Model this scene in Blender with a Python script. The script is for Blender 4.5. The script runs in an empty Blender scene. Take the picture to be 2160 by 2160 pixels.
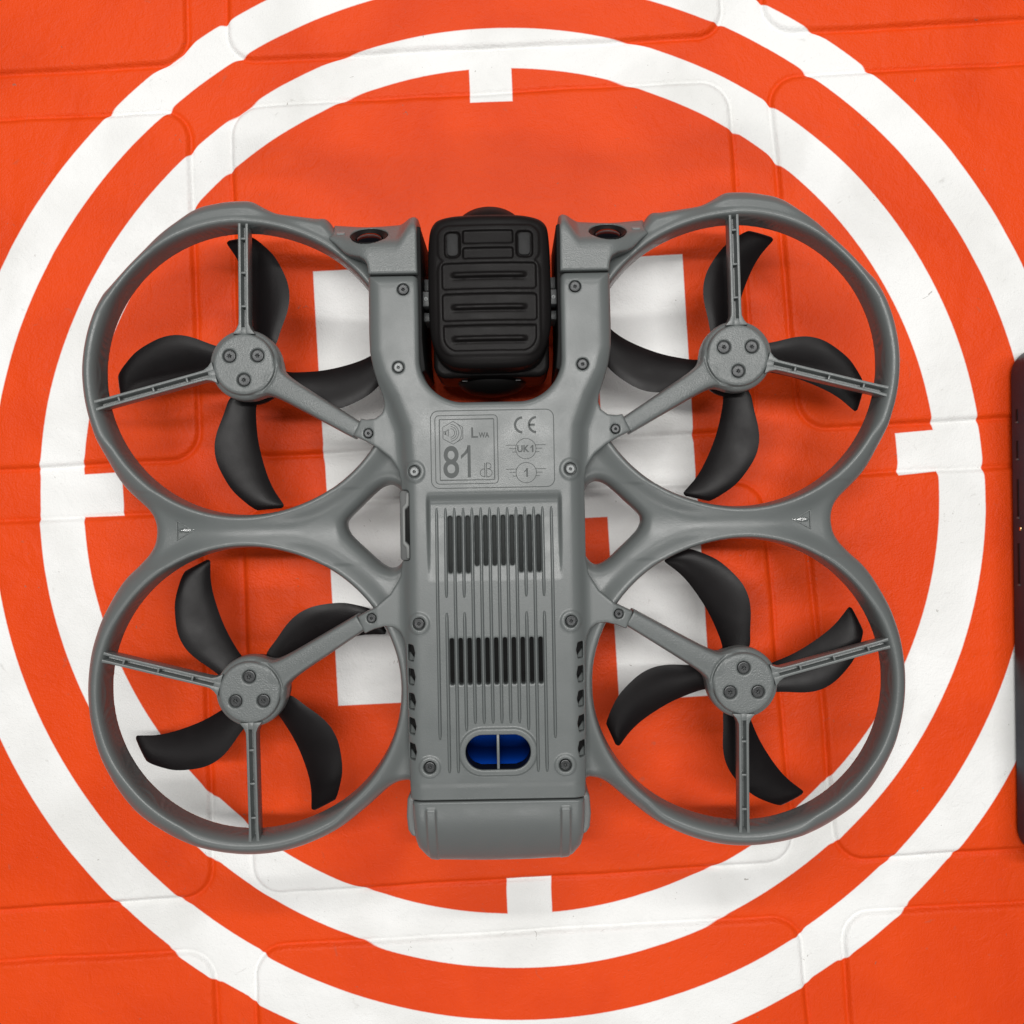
import bpy, bmesh, math, random
import numpy as np
from mathutils import Vector, Matrix

random.seed(4); np.random.seed(4)
MM = 0.001
S = bpy.context.scene
COL = S.collection

# ------------------------------------------------------------------ camera, light, exposure
CAM_H = 350.0                                   # mm above the mat
cam_d = bpy.data.cameras.new('camera'); cam = bpy.data.objects.new('camera', cam_d); COL.objects.link(cam)
cam.location = (0, 0, CAM_H*MM); cam.rotation_euler = (0, 0, 0)
cam_d.sensor_width = 36; cam_d.lens = 18/0.52
cam_d.clip_start = 0.01; cam_d.clip_end = 50
S.camera = cam

w = bpy.data.worlds.new('World'); S.world = w; w.use_nodes = True
bg = w.node_tree.nodes['Background']; bg.inputs[0].default_value = (0.93, 0.97, 1.0, 1); bg.inputs[1].default_value = 0.10

def tube_lamp(name, loc, size, energy, col):
    d = bpy.data.lights.new(name, 'AREA'); d.shape = 'RECTANGLE'; d.size, d.size_y = size
    d.energy = energy; d.color = col
    o = bpy.data.objects.new(name, d); COL.objects.link(o); o.location = loc
    v = Vector(loc); o.rotation_euler = v.to_track_quat('Z', 'Y').to_euler()
    return o
tube_lamp('ceiling_tube_and_fill_lamp', (0.0, 0.20, 1.70), (1.50, 0.07), 23.5, (1.0, 0.985, 0.96))
tube_lamp('ceiling_tube_and_fill_lamp', (0.0, 1.35, 1.70), (1.50, 0.10), 13.5, (1.0, 0.985, 0.96))  # added fill lamp, softens the shadows of the main tube
tube_lamp('ceiling_tube_and_fill_lamp', (0.0, -1.45, 1.70), (1.50, 0.10), 10.0, (1.0, 0.985, 0.96))  # second added fill, on the opposite side

S.view_settings.view_transform = 'Standard'; S.view_settings.look = 'None'
S.view_settings.exposure = 0.0; S.view_settings.gamma = 1.0
S.render.engine = 'CYCLES'

# ------------------------------------------------------------------ materials
def nmat(name):
    m = bpy.data.materials.new(name); m.use_nodes = True
    return m, m.node_tree, m.node_tree.nodes['Principled BSDF']

def plastic(name, col, rough, spec=0.5, grain=0.0, gscale=2600.0, var=0.0, metallic=0.0, coat=0.0):
    m, nt, p = nmat(name)
    p.inputs['Base Color'].default_value = (*col, 1); p.inputs['Roughness'].default_value = rough
    p.inputs['Specular IOR Level'].default_value = spec; p.inputs['Metallic'].default_value = metallic
    p.inputs['Coat Weight'].default_value = coat
    tc = nt.nodes.new('ShaderNodeTexCoord')
    if grain > 0:
        n = nt.nodes.new('ShaderNodeTexNoise'); n.inputs['Scale'].default_value = gscale; n.inputs['Detail'].default_value = 2
        b = nt.nodes.new('ShaderNodeBump'); b.inputs['Strength'].default_value = grain; b.inputs['Distance'].default_value = 0.0002
        nt.links.new(tc.outputs['Object'], n.inputs['Vector']); nt.links.new(n.outputs['Fac'], b.inputs['Height'])
        nt.links.new(b.outputs['Normal'], p.inputs['Normal'])
    if var > 0:
        n2 = nt.nodes.new('ShaderNodeTexNoise'); n2.inputs['Scale'].default_value = 120; n2.inputs['Detail'].default_value = 5
        mr = nt.nodes.new('ShaderNodeMapRange'); mr.inputs['From Min'].default_value = 0.3; mr.inputs['From Max'].default_value = 0.7
        mr.inputs['To Min'].default_value = rough-var; mr.inputs['To Max'].default_value = rough+var
        nt.links.new(tc.outputs['Object'], n2.inputs['Vector']); nt.links.new(n2.outputs['Fac'], mr.inputs['Value'])
        nt.links.new(mr.outputs['Result'], p.inputs['Roughness'])
    return m

GREY   = plastic('grey_moulded_plastic', (0.123, 0.134, 0.1325), 0.35, 0.5, 0.20, 3200, 0.06)
GREY2  = plastic('grey_textured_plastic', (0.125, 0.136, 0.1345), 0.35, 0.5, 0.55, 2300, 0.05)
GREYD  = plastic('dark_grey_plastic', (0.085, 0.088, 0.087), 0.5, 0.4, 0.15)
RUBBER = plastic('black_matt_plastic', (0.0080, 0.0070, 0.0070), 0.45, 0.13, 0.22, 3200, 0.05)
BLACK  = plastic('black_inner_plastic', (0.006, 0.006, 0.006), 0.55, 0.15)
SLOTIN = plastic('vent_insert_plastic', (0.018, 0.021, 0.0205), 0.55, 0.2, 0.3, 2500)
PROP   = plastic('propeller_plastic', (0.0070, 0.0058, 0.0062), 0.40, 0.17, 0.12, 3000, 0.06)
SCREW  = plastic('black_steel_screw', (0.045, 0.047, 0.048), 0.38, 0.5, 0.15, 3000, 0.05, 0.55)
SCREWL = plastic('dull_steel_screw', (0.13, 0.136, 0.136), 0.40, 0.5, 0.15, 3000, 0.05, 0.6)
LENS   = plastic('black_lens_glass', (0.003, 0.0026, 0.004), 0.05, 0.18)
LENSR  = plastic('lens_rim_plastic', (0.007, 0.0065, 0.0065), 0.5, 0.15)
BLUE   = plastic('blue_reflecting_glass', (0.0003, 0.0065, 0.050), 0.34, 0.5, metallic=1.0)  # blue tint stands in for a reflection in the window
PRINT  = plastic('grey_pad_print', (0.056, 0.063, 0.062), 0.5, 0.35)
PALE   = plastic('pale_indicator_plastic', (0.20, 0.215, 0.215), 0.4, 0.5)
CLEAR  = plastic('glossy_grey_plastic', (0.116, 0.1265, 0.1250), 0.05, 0.8, coat=1.0)
DEVICE = plastic('aubergine_black_plastic', (0.028, 0.032, 0.046), 0.45, 0.2, 0.2, 2500, 0.06)
BRASS  = plastic('brass_contact', (0.75, 0.60, 0.30), 0.25, 0.5, metallic=1.0)

# ------------------------------------------------------------------ mesh helpers (all sizes in mm)
def mesh_from(name, V, F, smooth=True):
    V = np.asarray(V, np.float32)*MM
    me = bpy.data.meshes.new(name)
    if isinstance(F, np.ndarray) and F.ndim == 2:
        k = F.shape[1]; n = len(F)
        me.vertices.add(len(V)); me.vertices.foreach_set('co', V.ravel())
        me.loops.add(n*k); me.loops.foreach_set('vertex_index', F.astype(np.int32).ravel())
        me.polygons.add(n); me.polygons.foreach_set('loop_start', np.arange(0, n*k, k, dtype=np.int32))
        me.update(calc_edges=True)
    else:
        me.from_pydata([tuple(v) for v in V], [], [list(f) for f in F]); me.update()
    if smooth: me.polygons.foreach_set('use_smooth', np.ones(len(me.polygons), bool))
    return me

def obj(name, me, mat=None, parent=None, loc=None, rot=None):
    o = bpy.data.objects.new(name, me); COL.objects.link(o)
    if mat is not None and me is not None and len(me.materials) == 0: me.materials.append(mat)
    if parent is not None: o.parent = parent
    if loc is not None: o.location = Vector(loc)*MM
    if rot is not None: o.rotation_euler = rot
    return o

def thing(name, label, cat, loc=(0, 0, 0), rz=0):
    o = bpy.data.objects.new(name, None); COL.objects.link(o); o.empty_display_size = 0.02
    o.location = Vector(loc)*MM; o.rotation_euler = (0, 0, rz); o['label'] = label; o['category'] = cat
    return o

def mirror(VF, sx=1, sy=1):
    V, F = VF; V = V*np.array([sx, sy, 1.0]); F = np.asarray(F)
    if sx*sy < 0: F = F[:, ::-1]
    return V, F

def spline(pts, n=6, closed=True):
    P = np.asarray(pts, float); N = len(P); out = []
    for i in range(N if closed else N-1):
        if closed: a, b, c, d = P[(i-1) % N], P[i], P[(i+1) % N], P[(i+2) % N]
        else: a, b, c, d = P[max(i-1, 0)], P[i], P[i+1], P[min(i+2, N-1)]
        t = np.arange(n)[:, None]/n
        out.append(0.5*((2*b)+(-a+c)*t+(2*a-5*b+4*c-d)*t**2+(-a+3*b-3*c+d)*t**3))
    if not closed: out.append(P[-1:])
    return np.concatenate(out)

def sdf_poly(X, Y, poly):
    """signed distance of the grid X(nx) x Y(ny) to a closed polygon, negative inside"""
    gx, gy = np.meshgrid(X, Y, indexing='ij'); px, py = gx.ravel().astype(np.float32), gy.ravel().astype(np.float32)
    d2 = np.full(px.shape, 1e9, np.float32); ins = np.zeros(px.shape, bool)
    A = np.asarray(poly, np.float32); B = np.roll(A, -1, 0)
    for (ax, ay), (bx, by) in zip(A, B):
        ex, ey = bx-ax, by-ay; L = ex*ex+ey*ey
        if L < 1e-9: continue
        wx, wy = px-ax, py-ay
        t = np.clip((wx*ex+wy*ey)/L, 0, 1)
        np.minimum(d2, (wx-ex*t)**2+(wy-ey*t)**2, out=d2)
        if ay != by:
            c = ((ay > py) != (by > py)) & (px < ex*(py-ay)/ey+ax); ins ^= c
    d = np.sqrt(d2); d[ins] *= -1
    return d.reshape(gx.shape)

def sd_rect(X, Y, x0, x1, y0, y1, r):
    qx = np.abs(X-(x0+x1)/2)-(x1-x0)/2+r; qy = np.abs(Y-(y0+y1)/2)-(y1-y0)/2+r
    return np.hypot(np.maximum(qx, 0), np.maximum(qy, 0))+np.minimum(np.maximum(qx, qy), 0)-r

def sd_seg(X, Y, a, b):
    ex, ey = b[0]-a[0], b[1]-a[1]; t = np.clip(((X-a[0])*ex+(Y-a[1])*ey)/(ex*ex+ey*ey), 0, 1)
    return np.hypot(X-a[0]-ex*t, Y-a[1]-ey*t)

def smax(a, b, k):
    h = np.maximum(k-np.abs(a-b), 0)/k; return np.maximum(a, b)+h*h*k*0.25
def smin(a, b, k):
    h = np.maximum(k-np.abs(a-b), 0)/k; return np.minimum(a, b)-h*h*k*0.25
def sstep(x, a, b):
    t = np.clip((x-a)/(b-a), 0, 1); return t*t*(3-2*t)

def surfnets(F, org, h):
    """naive surface nets: a quad mesh of the zero surface of F (negative inside)"""
    ins = F < 0; nx, ny, nz = F.shape
    cnt = np.zeros((nx-1, ny-1, nz-1), np.uint8)
    for dx in (0, 1):
        for dy in (0, 1):
            for dz in (0, 1): cnt += ins[dx:nx-1+dx, dy:ny-1+dy, dz:nz-1+dz]
    act = np.nonzero((cnt > 0) & (cnt < 8)); I, J, Kk = act; N = len(I)
    idx = np.full(cnt.shape, -1, np.int32); idx[act] = np.arange(N)
    cor = {}
    for dx in (0, 1):
        for dy in (0, 1):
            for dz in (0, 1): cor[dx, dy, dz] = F[I+dx, J+dy, Kk+dz].astype(np.float64)
    acc = np.zeros((N, 3)); c = np.zeros(N)
    keys = list(cor)
    for a in keys:
        for b in keys:
            if a < b and sum(abs(p-q) for p, q in zip(a, b)) == 1:
                fa, fb = cor[a], cor[b]; x = (fa < 0) != (fb < 0)
                t = np.where(x, fa/np.where(x, fa-fb, 1), 0)
                for k in range(3): acc[:, k] += np.where(x, a[k]+t*(b[k]-a[k]), 0)
                c += x
    V = (np.stack([I, J, Kk], 1)+acc/c[:, None])*h+np.asarray(org)
    Q = []
    for ax in range(3):
        sl0 = [slice(None)]*3; sl1 = [slice(None)]*3; sl0[ax] = slice(0, -1); sl1[ax] = slice(1, None)
        A, B = ins[tuple(sl0)], ins[tuple(sl1)]
        e = np.nonzero(A != B); e = [q for q in e]
        u, v = [(1, 2), (2, 0), (0, 1)][ax]
        ok = (e[u] > 0) & (e[v] > 0) & (e[u] < F.shape[u]-1) & (e[v] < F.shape[v]-1)
        e = [q[ok] for q in e]; s = A[tuple(e)]
        def cell(du, dv):
            q = [x.copy() for x in e]; q[u] = q[u]-du; q[v] = q[v]-dv; return idx[tuple(q)]
        q = np.stack([cell(1, 1), cell(0, 1), cell(0, 0), cell(1, 0)], 1)
        q[~s] = q[~s][:, ::-1]; Q.append(q)
    Q = np.concatenate(Q); Q = Q[(Q >= 0).all(1)]
    return V, Q

def relax(VF, n=3, lam=0.5):
    V, F = VF; V = V.copy()
    E = np.concatenate([F[:, [0, 1]], F[:, [1, 2]], F[:, [2, 3]], F[:, [3, 0]]]); N = len(V)
    deg = np.bincount(E.ravel(), minlength=N)
    for it in range(n):
        for l in (lam, -lam*0.9):
            A = np.stack([np.bincount(E[:, 0], V[E[:, 1], k], N)+np.bincount(E[:, 1], V[E[:, 0], k], N) for k in range(3)], 1)/deg[:, None]
            V += l*(A-V)
    return V, F

def grid(x0, x1, y0, y1, z0, z1, h):
    X = np.arange(x0, x1+h, h, dtype=np.float32); Y = np.arange(y0, y1+h, h, dtype=np.float32); Zz = np.arange(z0, z1+h, h, dtype=np.float32)
    return X, Y, Zz

def lathe(prof, n=32):
    V = []; F = []
    for r, z in prof:
        for i in range(n):
            a = 2*math.pi*i/n; V.append((r*math.cos(a), r*math.sin(a), z))
    for j in range(len(prof)-1):
        for i in range(n):
            F.append((j*n+i, j*n+(i+1) % n, (j+1)*n+(i+1) % n, (j+1)*n+i))
    F.append(tuple(range(n))[::-1]); F.append(tuple(range((len(prof)-1)*n, len(prof)*n)))
    return V, F

def bevel_mesh(name, build, width, seg=2, smooth=True):
    bm = bmesh.new(); build(bm)
    bmesh.ops.recalc_face_normals(bm, faces=bm.faces)
    if width > 0:
        es = [e for e in bm.edges if len(e.link_faces) == 2 and e.calc_face_angle(0) > 0.5]
        bmesh.ops.bevel(bm, geom=es, offset=width, segments=seg, affect='EDGES', profile=0.5, clamp_overlap=True)
    for v in bm.verts: v.co *= MM
    me = bpy.data.meshes.new(name); bm.to_mesh(me); bm.free()
    if smooth:
        me.polygons.foreach_set('use_smooth', np.ones(len(me.polygons), bool))
        me.set_sharp_from_angle(angle=math.radians(35))
    return me

def box(bm, x0, x1, y0, y1, z0, z1):
    vs = [bm.verts.new((x, y, z)) for z in (z0, z1) for x, y in ((x0, y0), (x1, y0), (x1, y1), (x0, y1))]
    for f in ((3, 2, 1, 0), (4, 5, 6, 7), (0, 1, 5, 4), (1, 2, 6, 5), (2, 3, 7, 6), (3, 0, 4, 7)): bm.faces.new([vs[i] for i in f])

def prism(bm, poly, z0, z1):
    a = [bm.verts.new((x, y, z0)) for x, y in poly]; b = [bm.verts.new((x, y, z1)) for x, y in poly]; n = len(poly)
    bm.faces.new(a[::-1]); bm.faces.new(b)
    for i in range(n): bm.faces.new((a[i], a[(i+1) % n], b[(i+1) % n], b[i]))

def rrect(x0, x1, y0, y1, r, n=6):
    P = []
    for cx, cy, a0 in ((x1-r, y1-r, 0), (x0+r, y1-r, 90), (x0+r, y0+r, 180), (x1-r, y0+r, 270)):
        for i in range(n+1):
            a = math.radians(a0+90*i/n); P.append((cx+r*math.cos(a), cy+r*math.sin(a)))
    return P

def stroke(P, wd, z, closed=False, thick=0.02):
    """flat ribbon along a polyline"""
    P = np.asarray(P, float); n = len(P); V = []; F = []
    for i in range(n):
        a = P[(i-1) % n] if (closed or i > 0) else P[i]; b = P[(i+1) % n] if (closed or i < n-1) else P[i]
        t = b-a; t = t/np.linalg.norm(t); nn = np.array([-t[1], t[0]])
        if closed or 0 < i < n-1:
            t1 = P[i]-a; t1 = t1/np.linalg.norm(t1); c = max(abs(t1 @ t), 0.5)
        else: c = 1
        for s in (1, -1): V.append((*(P[i]+nn*s*wd/2/c), z))
    for i in range(n if closed else n-1):
        j = (i+1) % n; F.append((2*i, 2*i+1, 2*j+1, 2*j))
    return V, F

def join(parts):
    V = []; F = []
    for v, f in parts:
        k = len(V); V += [tuple(q) for q in v]; F += [tuple(i+k for i in q) for q in f]
    return V, F

def arc(cx, cy, r, a0, a1, n=24):
    return [(cx+r*math.cos(math.radians(a0+(a1-a0)*i/n)), cy+r*math.sin(math.radians(a0+(a1-a0)*i/n))) for i in range(n+1)]

def text_mesh(txt, x0, x1, y0, y1, z, off=0.0):
    cu = bpy.data.curves.new('t', 'FONT'); cu.body = txt; cu.size = 1; cu.offset = off; cu.resolution_u = 6
    o = bpy.data.objects.new('t', cu); COL.objects.link(o)
    dg = bpy.context.evaluated_depsgraph_get(); me = o.evaluated_get(dg).to_mesh()
    V = np.array([v.co[:] for v in me.vertices]); F = [tuple(p.vertices) for p in me.polygons]
    o.evaluated_get(dg).to_mesh_clear(); bpy.data.objects.remove(o); bpy.data.curves.remove(cu)
    lo, hi = V.min(0), V.max(0)
    V = np.c_[x0+(V[:, 0]-lo[0])/(hi[0]-lo[0])*(x1-x0), y0+(V[:, 1]-lo[1])/(hi[1]-lo[1])*(y1-y0), np.full(len(V), z)]
    return V.tolist(), F

# ------------------------------------------------------------------ the landing mat
PX = 0.16852                                    # mm of mat per unit of the traced plan
def mp(u, v): return ((u-1080)*PX, -(v-1080)*PX)

def mat_axis(fine, step, far):
    a = np.arange(-fine, fine+step, step); b = np.linspace(fine+4, far, 30)
    return np.concatenate([-b[::-1], a, b])
mx = mat_axis(188, 0.6, 430); my = mx.copy()
GX, GY = np.meshgrid(mx, my, indexing='ij'); U = GX/PX+1080; V_ = -GY/PX+1080
# welded seams: two long strips each way, slightly out of square; panels between them are padded
vl = [(391+0.0295*V_), (475+0.030*V_), (1525+0.085*V_), (1609+0.087*V_)]
hl = [(151-0.0525*U), (250-0.0555*U), (991-0.051*U), (1102-0.056*U), (1924-0.060*U), (2034-0.0588*U)]
wob = 2.0*np.sin(U/97+1.3)+1.6*np.sin(V_/83)+1.2*np.sin((U+V_)/41)
cols = [(None, vl[0]), (vl[1], vl[2]), (vl[3], None)]
rows = [(None, hl[0]), (hl[1], hl[2]), (hl[3], hl[4]), (hl[5], None)]
pan = np.full(U.shape, -1e3)
rr = 62.0
for a, b in cols:
    for c, d in rows:
        uu = np.full(U.shape, 1e4); vv = np.full(U.shape, 1e4)
        if a is not None: uu = np.minimum(uu, U-a+wob*0.5)
        if b is not None: uu = np.minimum(uu, b-U+wob*0.5)
        if c is not None: vv = np.minimum(vv, V_-c+wob*0.5)
        if d is not None: vv = np.minimum(vv, d-V_+wob*0.5)
        s = np.where((uu < rr) & (vv < rr), rr-np.hypot(rr-uu, rr-vv), np.minimum(uu, vv))
        pan = np.maximum(pan, s)
pm = pan*PX                                     # mm inside a padded panel (negative in the welds)
zz = 1.0*sstep(pm, -0.3, 2.0)-0.50*np.exp(-((pm+0.1)/0.75)**2)+0.5*sstep(pm, 1.5, 26)
zz += 0.22*np.sin(GX/31+0.6*np.sin(GY/44))*np.sin(GY/37+1.1)+0.10*np.sin(GX/9.5+GY/15)*np.sin(GY/23-GX/60)
var = 0.5+0.5*np.sin(GX/23+2*np.sin(GY/31))*np.sin(GY/29+1.7*np.sin(GX/41))
zz -= 0.35*var*np.exp(-((pm+0.15)/0.7)**2)
zz += 0.16*np.exp(-((pm-1.2)/3.2)**2)*np.sin(GX/2.9+1.3*np.sin(GY/7))*np.sin(GY/3.3+1.1*np.sin(GX/9))*(0.3+0.7*np.sin(GX/37+GY/53)**2)
rngw = np.random.RandomState(3)
for k in range(70):                             # soft wrinkles of the fabric
    x0, y0 = rngw.uniform(-190, 190, 2); a = rngw.choice([rngw.uniform(-0.35, 0.25), 1.57+rngw.uniform(-0.3, 0.3)]); L = rngw.uniform(14, 60); wd = rngw.uniform(1.6, 5)
    u2 = (GX-x0)*math.cos(a)+(GY-y0)*math.sin(a); v2 = -(GX-x0)*math.sin(a)+(GY-y0)*math.cos(a)+1.5*np.sin(u2/14)
    zz += rngw.choice([-1, 1])*rngw.uniform(0.08, 0.24)*np.exp(-(v2/wd)**2-(u2/L)**2)
zz -= zz.max()                                  # highest fold of the mat at z = 0
zz = np.minimum(zz, 0)
nX, nY = len(mx), len(my)
V = np.stack([GX, GY, zz], -1).reshape(-1, 3)
ii, jj = np.meshgrid(np.arange(nX-1), np.arange(nY-1), indexing='ij'); b0 = (ii*nY+jj).ravel()
Fq = np.stack([b0, b0+nY, b0+nY+1, b0+1], 1)
mat_me = mesh_from('landing_mat', V, Fq)
# the print follows the folded fabric, so it jogs a little at every weld
edge = np.exp(-(pm/2.2)**2)*0.55
prx = GX+edge*np.sin(GY/17+0.7)*0.9+0.7*np.sin(GY/55)*0.4; pry = GY+edge*np.cos(GX/19)*0.9+0.5*np.sin(GX/48)*0.5-0.8*sstep(-pm, 0, 3)
uv = mat_me.uv_layers.new(name='print')
pc = np.stack([prx, pry], -1).reshape(-1, 2)
li = np.empty(len(mat_me.loops), np.int32); mat_me.loops.foreach_get('vertex_index', li)
uv.data.foreach_set('uv', pc[li].astype(np.float32).ravel())

def mat_material():
    m, nt, p = nmat('orange_coated_nylon'); N = nt.nodes; Lk = nt.links
    uvn = N.new('ShaderNodeUVMap'); uvn.uv_map = 'print'
    sep = N.new('ShaderNodeSeparateXYZ'); Lk.new(uvn.outputs[0], sep.inputs[0]); X, Y = sep.outputs[0], sep.outputs[1]
    def M(op, a, b=None, c=None):
        n = N.new('ShaderNodeMath'); n.operation = op
        for i, q in enumerate((a, b, c)):
            if q is None: continue
            if isinstance(q, (int, float)): n.inputs[i].default_value = q
            else: Lk.new(q, n.inputs[i])
        return n.outputs[0]
    ns = N.new('ShaderNodeTexNoise'); ns.inputs['Scale'].default_value = 0.9; Lk.new(uvn.outputs[0], ns.inputs['Vector'])
    jit = M('MULTIPLY', M('SUBTRACT', ns.outputs['Fac'], 0.5), 0.16)
    def ell(cu, cv, ru, rv):
        cx, cy = mp(cu, cv)
        dx = M('DIVIDE', M('SUBTRACT', X, cx), ru*PX); dy = M('DIVIDE', M('SUBTRACT', Y, cy), rv*PX)
        return M('MULTIPLY', M('SUBTRACT', M('SQRT', M('ADD', M('MULTIPLY', dx, dx), M('MULTIPLY', dy, dy))), 1.0), (ru+rv)/2*PX)
    def quad(c4):                               # oriented box through four traced corners
        P = np.array([mp(*q) for q in c4]); c = P.mean(0)
        ax = (P[1]-P[0])+(P[2]-P[3]); ax /= np.linalg.norm(ax); ay = np.array([-ax[1], ax[0]])
        hx = abs(((P-c) @ ax)).mean(); hy = abs(((P-c) @ ay)).mean()
        dx = M('SUBTRACT', X, float(c[0])); dy = M('SUBTRACT', Y, float(c[1]))
        a = M('ADD', M('MULTIPLY', dx, float(ax[0])), M('MULTIPLY', dy, float(ax[1]))); b = M('ADD', M('MULTIPLY', dx, float(ay[0])), M('MULTIPLY', dy, float(ay[1])))
        return M('MAXIMUM', M('SUBTRACT', M('ABSOLUTE', a), float(hx)), M('SUBTRACT', M('ABSOLUTE', b), float(hy)))
    ring1 = M('MAXIMUM', ell(1081, 1050, 1000.5, 994), M('MULTIPLY', ell(1079, 1040, 905, 897), -1.0))
    ring2 = M('MAXIMUM', ell(1082, 1066, 1192, 1186), M('MULTIPLY', ell(1082, 1056, 1102, 1097), -1.0))
    d = M('MINIMUM', ring1, ring2)
    for q in ([(989, 130), (1079, 125), (1081, 211), (992, 214)], [(1067, 1855), (1160, 1850), (1166, 1960), (1070, 1965)],
              [(155, 1007), (256, 1000), (255, 1087), (157, 1092)], [(1892, 917), (1995, 909), (2000, 992), (1903, 1001)],
              [(671, 572), (862, 563), (894, 1480), (702, 1492)], [(1248, 545), (1438, 534), (1501, 1466), (1306, 1478)],
              [(780, 960), (1400, 925), (1406, 1084), (784, 1114)]):
        d = M('MINIMUM', d, quad(q))
    d = M('ADD', d, jit)
    mk = N.new('ShaderNodeMapRange'); mk.inputs['From Min'].default_value = 0.22; mk.inputs['From Max'].default_value = -0.22; Lk.new(d, mk.inputs['Value'])
    # dirt: faint clouding, small scuffs
    tc = N.new('ShaderNodeTexCoord')
    def noise(sc, det=4, dist=0.0):
        n = N.new('ShaderNodeTexNoise'); n.inputs['Scale'].default_value = sc; n.inputs['Detail'].default_value = det; n.inputs['Distortion'].default_value = dist
        Lk.new(tc.outputs['Object'], n.inputs['Vector']); return n.outputs['Fac']
    def ramp(v, a, b, lo, hi):
        n = N.new('ShaderNodeMapRange'); n.inputs['From Min'].default_value = a; n.inputs['From Max'].default_value = b
        n.inputs['To Min'].default_value = lo; n.inputs['To Max'].default_value = hi; Lk.new(v, n.inputs['Value']); return n.outputs[0]
    cloud = ramp(noise(22, 4, 0.6), 0.42, 0.75, 0.0, 1.0); speck = ramp(noise(340, 3, 1.5), 0.735, 0.76, 0.0, 1.0); scuff = ramp(noise(95, 4, 2.5), 0.69, 0.76, 0.0, 1.0)
    white = N.new('ShaderNodeMix'); white.data_type = 'RGBA'; white.inputs['A'].default_value = (0.86, 0.86, 0.85, 1); white.inputs['B'].default_value = (0.71, 0.708, 0.69, 1); Lk.new(cloud, white.inputs['Factor'])
    orange = N.new('ShaderNodeMix'); orange.data_type = 'RGBA'; orange.inputs['A'].default_value = (0.75, 0.062, 0.0050, 1); orange.inputs['B'].default_value = (0.65, 0.047, 0.0035, 1); Lk.new(cloud, orange.inputs['Factor'])
    mix = N.new('ShaderNodeMix'); mix.data_type = 'RGBA'; Lk.new(mk.outputs[0], mix.inputs['Factor']); Lk.new(orange.outputs['Result'], mix.inputs['A']); Lk.new(white.outputs['Result'], mix.inputs['B'])
    dirt = N.new('ShaderNodeMix'); dirt.data_type = 'RGBA'; dirt.inputs['B'].default_value = (0.16, 0.13, 0.10, 1); Lk.new(mix.outputs['Result'], dirt.inputs['A'])
    Lk.new(M('MINIMUM', M('ADD', M('MULTIPLY', speck, 0.55), M('MULTIPLY', scuff, 0.20)), 0.7), dirt.inputs['Factor'])
    Lk.new(dirt.outputs['Result'], p.inputs['Base Color'])
    p.inputs['Roughness'].default_value = 0.46; p.inputs['Specular IOR Level'].default_value = 0.16
    # weave and leathery crease relief
    h = M('ADD', M('ADD', M('MULTIPLY', noise(1500, 2), 0.55), M('MULTIPLY', noise(420, 3, 1.5), 0.5)), M('MULTIPLY', noise(120, 4, 1.5), 1.2))
    bp = N.new('ShaderNodeBump'); bp.inputs['Strength'].default_value = 0.55; bp.inputs['Distance'].default_value = 0.0006; Lk.new(h, bp.inputs['Height']); Lk.new(bp.outputs[0], p.inputs['Normal'])
    return m
mat_o = obj('landing_mat', mat_me, mat_material())
mat_o['label'] = 'orange fabric landing mat with white rings and letter H under the drone'; mat_o['category'] = 'landing mat'

# ------------------------------------------------------------------ the drone
DR = thing('quadcopter_drone', 'grey ducted quadcopter lying belly up with black camera pod and four propellers', 'drone', (-5.745, -3.689, 0), math.radians(1.03))

# --- propeller guards: two ring ducts joined at a waist, one per side
OUT = [(-50.9,97.3),(-54.7,97.9),(-60.2,98.6),(-65.6,99.3),(-67.8,99.9),(-69.9,100.9),(-72.4,102.3),(-73.7,103.1),(-75.6,103.8),(-78.6,103.9),(-83.0,103.7),(-87.4,103.0),(-90.7,102.3),(-94.0,100.9),(-96.6,99.2),(-99.4,97.1),(-101.8,95.3),(-105.3,92.4),(-109.5,88.3),(-113.7,84.2),(-117.5,80.2),(-120.3,77.3),(-122.2,75.5),(-123.7,73.1),(-125.6,69.0),(-127.4,64.0),(-128.7,58.5),(-129.4,53.6),(-129.6,49.8),(-129.4,45.4),(-128.9,41.1),(-128.0,36.6),(-126.9,32.8),(-125.7,29.0),(-123.7,24.6),(-121.9,21.2),(-119.3,16.5),(-116.7,13.0),(-114.2,10.4),(-112.0,8.3),(-109.9,6.2),(-108.4,3.8),(-107.7,1.0),(-107.7,-1.7),(-108.4,-5.0),(-110.1,-7.9),(-111.8,-9.8),(-114.0,-12.0),(-116.8,-14.6),(-119.6,-18.1),(-122.4,-22.7),(-125.2,-28.1),(-127.0,-33.0),(-128.4,-37.9),(-129.3,-43.4),(-129.8,-49.4),(-129.7,-55.4),(-129.1,-60.8),(-128.1,-65.8),(-126.6,-71.3),(-124.5,-76.2),(-121.8,-81.3),(-118.6,-86.0),(-115.4,-89.7),(-111.7,-92.9),(-107.3,-95.8),(-104.1,-97.7),(-100.9,-99.3),(-96.5,-100.9),(-91.1,-102.3),(-85.6,-103.2),(-80.2,-103.7),(-74.7,-103.6),(-69.2,-102.9),(-63.8,-101.6),(-58.3,-99.6),(-52.8,-97.0),(-47.2,-93.5),(-41.7,-89.2),(-37.8,-85.8),(-34.5,-83.1),(-31.7,-81.7),(-28.9,-81.3),(-24,-80.5),(-23,-40),(-23,30),(-29,45),(-33,62),(-34,78),(-36.5,82.5),(-43,86),(-47,91)]
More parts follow.
